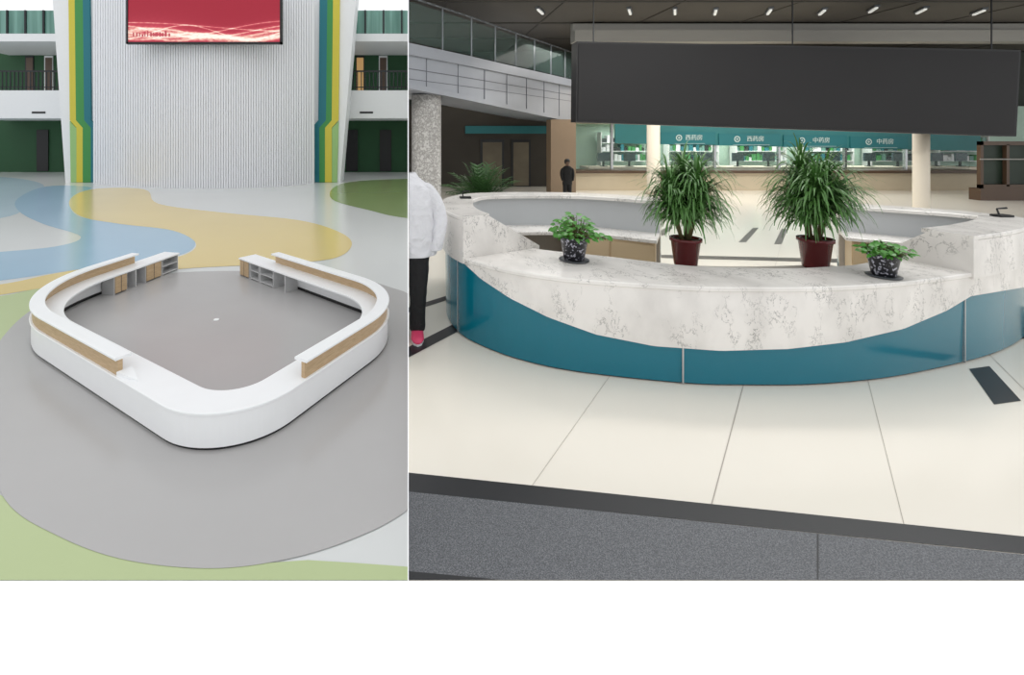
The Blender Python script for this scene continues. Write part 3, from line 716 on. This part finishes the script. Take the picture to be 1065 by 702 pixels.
for i in range(len(fr_)-1):
    a,b=fr_[i],fr_[i+1]
    g=G(); g.box(xa(a,YT)+.03,xa(b,YT)-.03,YT+.3,YT+.32,za(177,YT),za(131,YT),0)
    g.box(xa(a,YT)-.04,xa(a,YT)+.04,YT+.26,YT+.36,za(177,YT),za(127,YT),1)
    g.obj('window_%d'%(i+3),[M_glass,M_steel],kind='structure')
g=G(); fr2=[D(640,ybt(640),YT+.19),D(1020,ybt(1020),YT+.19),D(1020,127,YT+.19),D(640,127,YT+.19)]; g.hex(fr2,[v+Vector((0,.07,0)) for v in fr2]); g.obj('trim_40',M_band,kind='structure')
txts=['西药房','西药房','中药房','中药房']
for i,(a,b) in enumerate([(688,749),(749,817),(817,887),(887,951)]):
    X0=xa(a,YT)+.06; X1=xa(b,YT)-.06; yb_=ybt((a+b)/2); z0=za(yb_-.5,YT); z1=za(yb_-13,YT)
    e=empty('window_sign',((X0+X1)/2,YT+.2,z0),'teal sign board with white emblem and Chinese characters','sign','teal signs above the service windows')
    g=G(); g.box(X0,X1,YT+.15,YT+.19,z0,z1); g.obj('sign_board',M_sign,parent=e)
    g=G(); cx=X0+.65; cz=(z0+z1)/2+.02; n=20
    vs=[(cx+.11*math.cos(2*math.pi*k/n),YT+.14,cz+.11*math.sin(2*math.pi*k/n)) for k in range(n)]+[(cx+.08*math.cos(2*math.pi*k/n),YT+.14,cz+.08*math.sin(2*math.pi*k/n)) for k in range(n)]
    g.add(vs,[(k,(k+1)%n,n+(k+1)%n,n+k) for k in range(n)]); g.box(cx-.04,cx+.04,YT+.135,YT+.145,cz-.012,cz+.012); g.box(cx-.012,cx+.012,YT+.135,YT+.145,cz-.04,cz+.04); g.obj('emblem',M_txt,parent=e)
    g=G(); g.box(X0+.5,X1-.4,YT+.14,YT+.15,z0+.02,z0+.03); g.obj('sign_line',M_txt,parent=e)
    tcv=bpy.data.curves.new('t','FONT'); tcv.body=txts[i]; tcv.size=.21; tcv.align_x='CENTER'; tcv.align_y='CENTER'; tcv.extrude=.003
    to=bpy.data.objects.new('t',tcv); col.objects.link(to)
    dg=bpy.context.evaluated_depsgraph_get(); dg.update(); nm=bpy.data.meshes.new_from_object(to.evaluated_get(dg)); bpy.data.objects.remove(to)
    nm.transform(Matrix.Translation(((X0+X1)/2+.2,YT+.14,cz))@Matrix.Rotation(math.pi/2,4,'X'))
    nm.materials.clear(); nm.materials.append(M_txt)
    o=bpy.data.objects.new('lettering',nm); col.objects.link(o); setp(o,parent=e)
random.seed(21)
for px in (628,655,705,735,768,800,838,868,905,935,975,1000):
    x=xa(px,YT+1.2); e=empty('computer_monitor',(x,YT+1.2,.78),'grey computer monitor behind pharmacy glass','monitor','monitors behind the service windows')
    g=G(); g.box(x-.22,x+.22,YT+1.2,YT+1.26,.98,1.3); g.obj('monitor_screen',mat('monitor',(60,76,84),0.3),parent=e)
    g=G(); g.box(x-.03,x+.03,YT+1.22,YT+1.27,.8,1.0); g.box(x-.12,x+.12,YT+1.14,YT+1.3,.78,.8); g.obj('monitor_stand',M_black,parent=e)
g=G(); g.box(6.75,xa(1055,YT),YT+.8,YT+1.7,.7,.78); g.box(6.75,xa(1055,YT),YT+1.0,YT+1.1,0,.7); g.obj('staff_desk',M_cream,label='long cream staff desk behind the glass',cat='desk')
for k,px in enumerate((650,720,790,860,930,1000)):
    x=xa(px,19.1); e=empty('medicine_shelf',(x,19.1,0),'tall white shelf filled with coloured boxes','shelf','medicine shelves behind the windows')
    g=G()
    for z in (.4,.9,1.3,1.65): g.box(x-1,x+1,19.0,19.4,z,z+.03)
    g.box(x-1.04,x-1,19.0,19.4,0,2.1); g.box(x+1,x+1.04,19.0,19.4,0,2.1); g.obj('shelf_frame',M_white,parent=e)
    g=G()
    for z in (.93,1.33,1.68):
        xx=x-.95
        while xx<x+.8:
            ww_=random.uniform(.07,.2); g.box(xx,xx+ww_,19.05,19.35,z,z+random.uniform(.12,.3),random.randint(0,4)); xx+=ww_+.03
    g.obj('medicine_boxes',[M_white,M_st,M_curt,M_sg,M_metal],parent=e,kind='stuff')
def column(px,Y,r,z1,m,label):
    g=G(); x=xa(px,Y); g.lathe(x,Y,[(r*1.15,0),(r*1.15,.12),(r,.14),(r,z1)],32)
    o=g.obj('column',m,False,label=label,cat='column')
    for p in o.data.polygons: p.use_smooth=len(p.vertices)==4
column(958,11.75,.155,3.5,M_cream,'slim round cream column')
column(679.5,15.6,.2,3.5,M_cream,'slim round cream column')
column(443.5,11.2,.36,2.95,M_coln,'thick round speckled marble column under the balcony')
g=G(); g.box(12,14,11.5,16.2,3.5,3.8); g.obj('trim_30',M_ceil,kind='structure')
g=G(); g.box(7.6,9,15.2,20,3.5,3.8); g.obj('trim_31',M_ceil,kind='structure')
g=G(); g.box(xa(573,15.2),xa(599,15.2),15.2,15.7,0,2.5); g.obj('pillar',M_tanw,label='square tan pillar under the balcony',cat='pillar')
YW=14.0
e=empty('glazed_kiosk',(xa(1050,YW),YW,0),'dark green glazed kiosk with dark frame and brown base','kiosk')
g=G(); g.pbox(1020,1110,196,222,YW,.3); g.obj('kiosk_base',M_woodd,parent=e)
g=G()
for a,b,c_,d_ in ((1020,1023,147,196),(1047,1050,150,194),(1078,1081,150,194),(1020,1110,147,151,),(1020,1110,192,196)): g.pbox(a,b,c_,d_,YW,.1)
g.obj('kiosk_frame',M_woodd,parent=e)
g=G(); g.pbox(1020,1110,165,166.2,YW-.02,.03); g.obj('kiosk_rail',M_pbeam,parent=e)
g=G(); g.pbox(1022,1110,149,194,YW+.12,.04); g.obj('glass_front',mat('kiosk_glass',(44,56,46),0.4,var=.5,vscale=1.5,spec=.3),parent=e)
g=G(); g.pbox(484,572,131,139,17.72,.08,0); g.obj('hall_sign',M_sign,label='long teal sign on dark wall under balcony',cat='sign')
for k,(a,b) in enumerate(((500,524),(532,552))):
    g=G(); g.pbox(a,b,145,HY+F*2/17.75,17.75,.05,0); g.pbox(a+2,b-2,148,HY+F*2/17.75-1,17.72,.04,1); g.obj('door_%d'%(k+12),[M_metal,mat('lit_doorway',(104,96,80),.6,var=.4,vscale=2)],kind='structure')
def palm(px,Y,z0):
    random.seed(4)
    X=xa(px,Y); e=empty('potted_palm',(X,Y,0),'bushy palm in a grey pot under the balcony','plant')
    g=G(); g.lathe(X,Y,[(.16,0.006),(.2,.45),(.22,.46),(.2,.44)],20); g.obj('pot',M_sauc,parent=e)
    g=G(); gs=G()
    for k in range(64):
        a=k*2.4; el=random.uniform(.75,1.48); p=Vector((X,Y,.44)); d=Vector((math.cos(a)*math.cos(el),math.sin(a)*math.cos(el),math.sin(el)))
        L=random.uniform(.7,1.0)
        for s_ in range(12):
            q=p+d*(L/12); gs.tube(p,q,.006,.006,4); p=q; d=(d+Vector((0,0,-.09))).normalized()
            if s_>2:
                sd=d.cross(Vector((0,0,1))).normalized()
                for sg in (-1,1):
                    dd=(sd*sg+d*.9+Vector((0,0,-.2))).normalized(); w_=.028
                    g.add([p-d*w_,p+d*w_,p+dd*.2],[(0,1,2)])
    gs.obj('stem',M_palm,parent=e); g.obj('foliage',M_palm,parent=e)
palm(500,9.2,0)
A=[(0.0,10.0),(1.55,11.7),(3.1,13.5),(4.65,15.25),(6.15,17.0)]
A=resample(A,.3)
n=len(A)
def zbot(i): return 3.0-.58*i/(n-1)
g=G()
for i in range(n-1):
    (x0,y0),(x1,y1)=A[i],A[i+1]
    def seg(o,za_,zb_,za2,zb2,t,mi):
        g.hex([(x0,y0-o,za_),(x1,y1-o,za2),(x1,y1-o,zb2),(x0,y0-o,zb_)],[(x0,y0+t,za_),(x1,y1+t,za2),(x1,y1+t,zb2),(x0,y0+t,zb_)],mi)
    seg(0,zbot(i),3.95,zbot(i+1),3.95,3.0,0)
    seg(.12,3.72,3.97,3.72,3.97,.02,0)
    seg(.01,3.42,3.44,3.42,3.44,.0,1)
    seg(.01,3.2,3.215,3.2,3.215,.0,1)
    seg(.06,zbot(i),zbot(i)+.12,zbot(i+1),zbot(i+1)+.12,.0,0)
    if i%4==2: g.box(x0-.008,x0+.008,y0-.02,y0+.05,zbot(i)+.1,3.72,1)
g.obj('wall_balcony_fascia',[M_fas,M_fasj],kind='structure')
e=empty('balcony_railing',(3,13.3,3.97),'glass balcony railing with steel handrail and posts','railing')
gl=G(); gh=G()
for i in range(0,n-1):
    (x0,y0),(x1,y1)=A[i],A[i+1]
    gl.hex([(x0,y0+.1,4.05),(x1,y1+.1,4.05),(x1,y1+.1,4.92),(x0,y0+.1,4.92)],[(x0,y0+.12,4.05),(x1,y1+.12,4.05),(x1,y1+.12,4.92),(x0,y0+.12,4.92)])
    gh.tube((x0,y0+.11,5.02),(x1,y1+.11,5.02),.025,.025)
    if i%4==0:
        gp=G(); gp.box(x0-.015,x0+.015,y0+.08,y0+.14,3.95,5.0); gp.obj('post',M_railm,parent=e)
gl.obj('glass_panel',M_glass,parent=e); gh.obj('handrail',M_railm,True,parent=e)
for k,(a,b,c_,d_) in enumerate([(426,446,-10,40),(452,474,0,42),(505,520,22,52),(545,560,28,56)]):
    g=G(); g.pbox(a,b,c_,d_,YB-.1,.05,0); g.obj('window_%d'%(k+12),[M_curt if k<2 else M_bk],kind='structure')
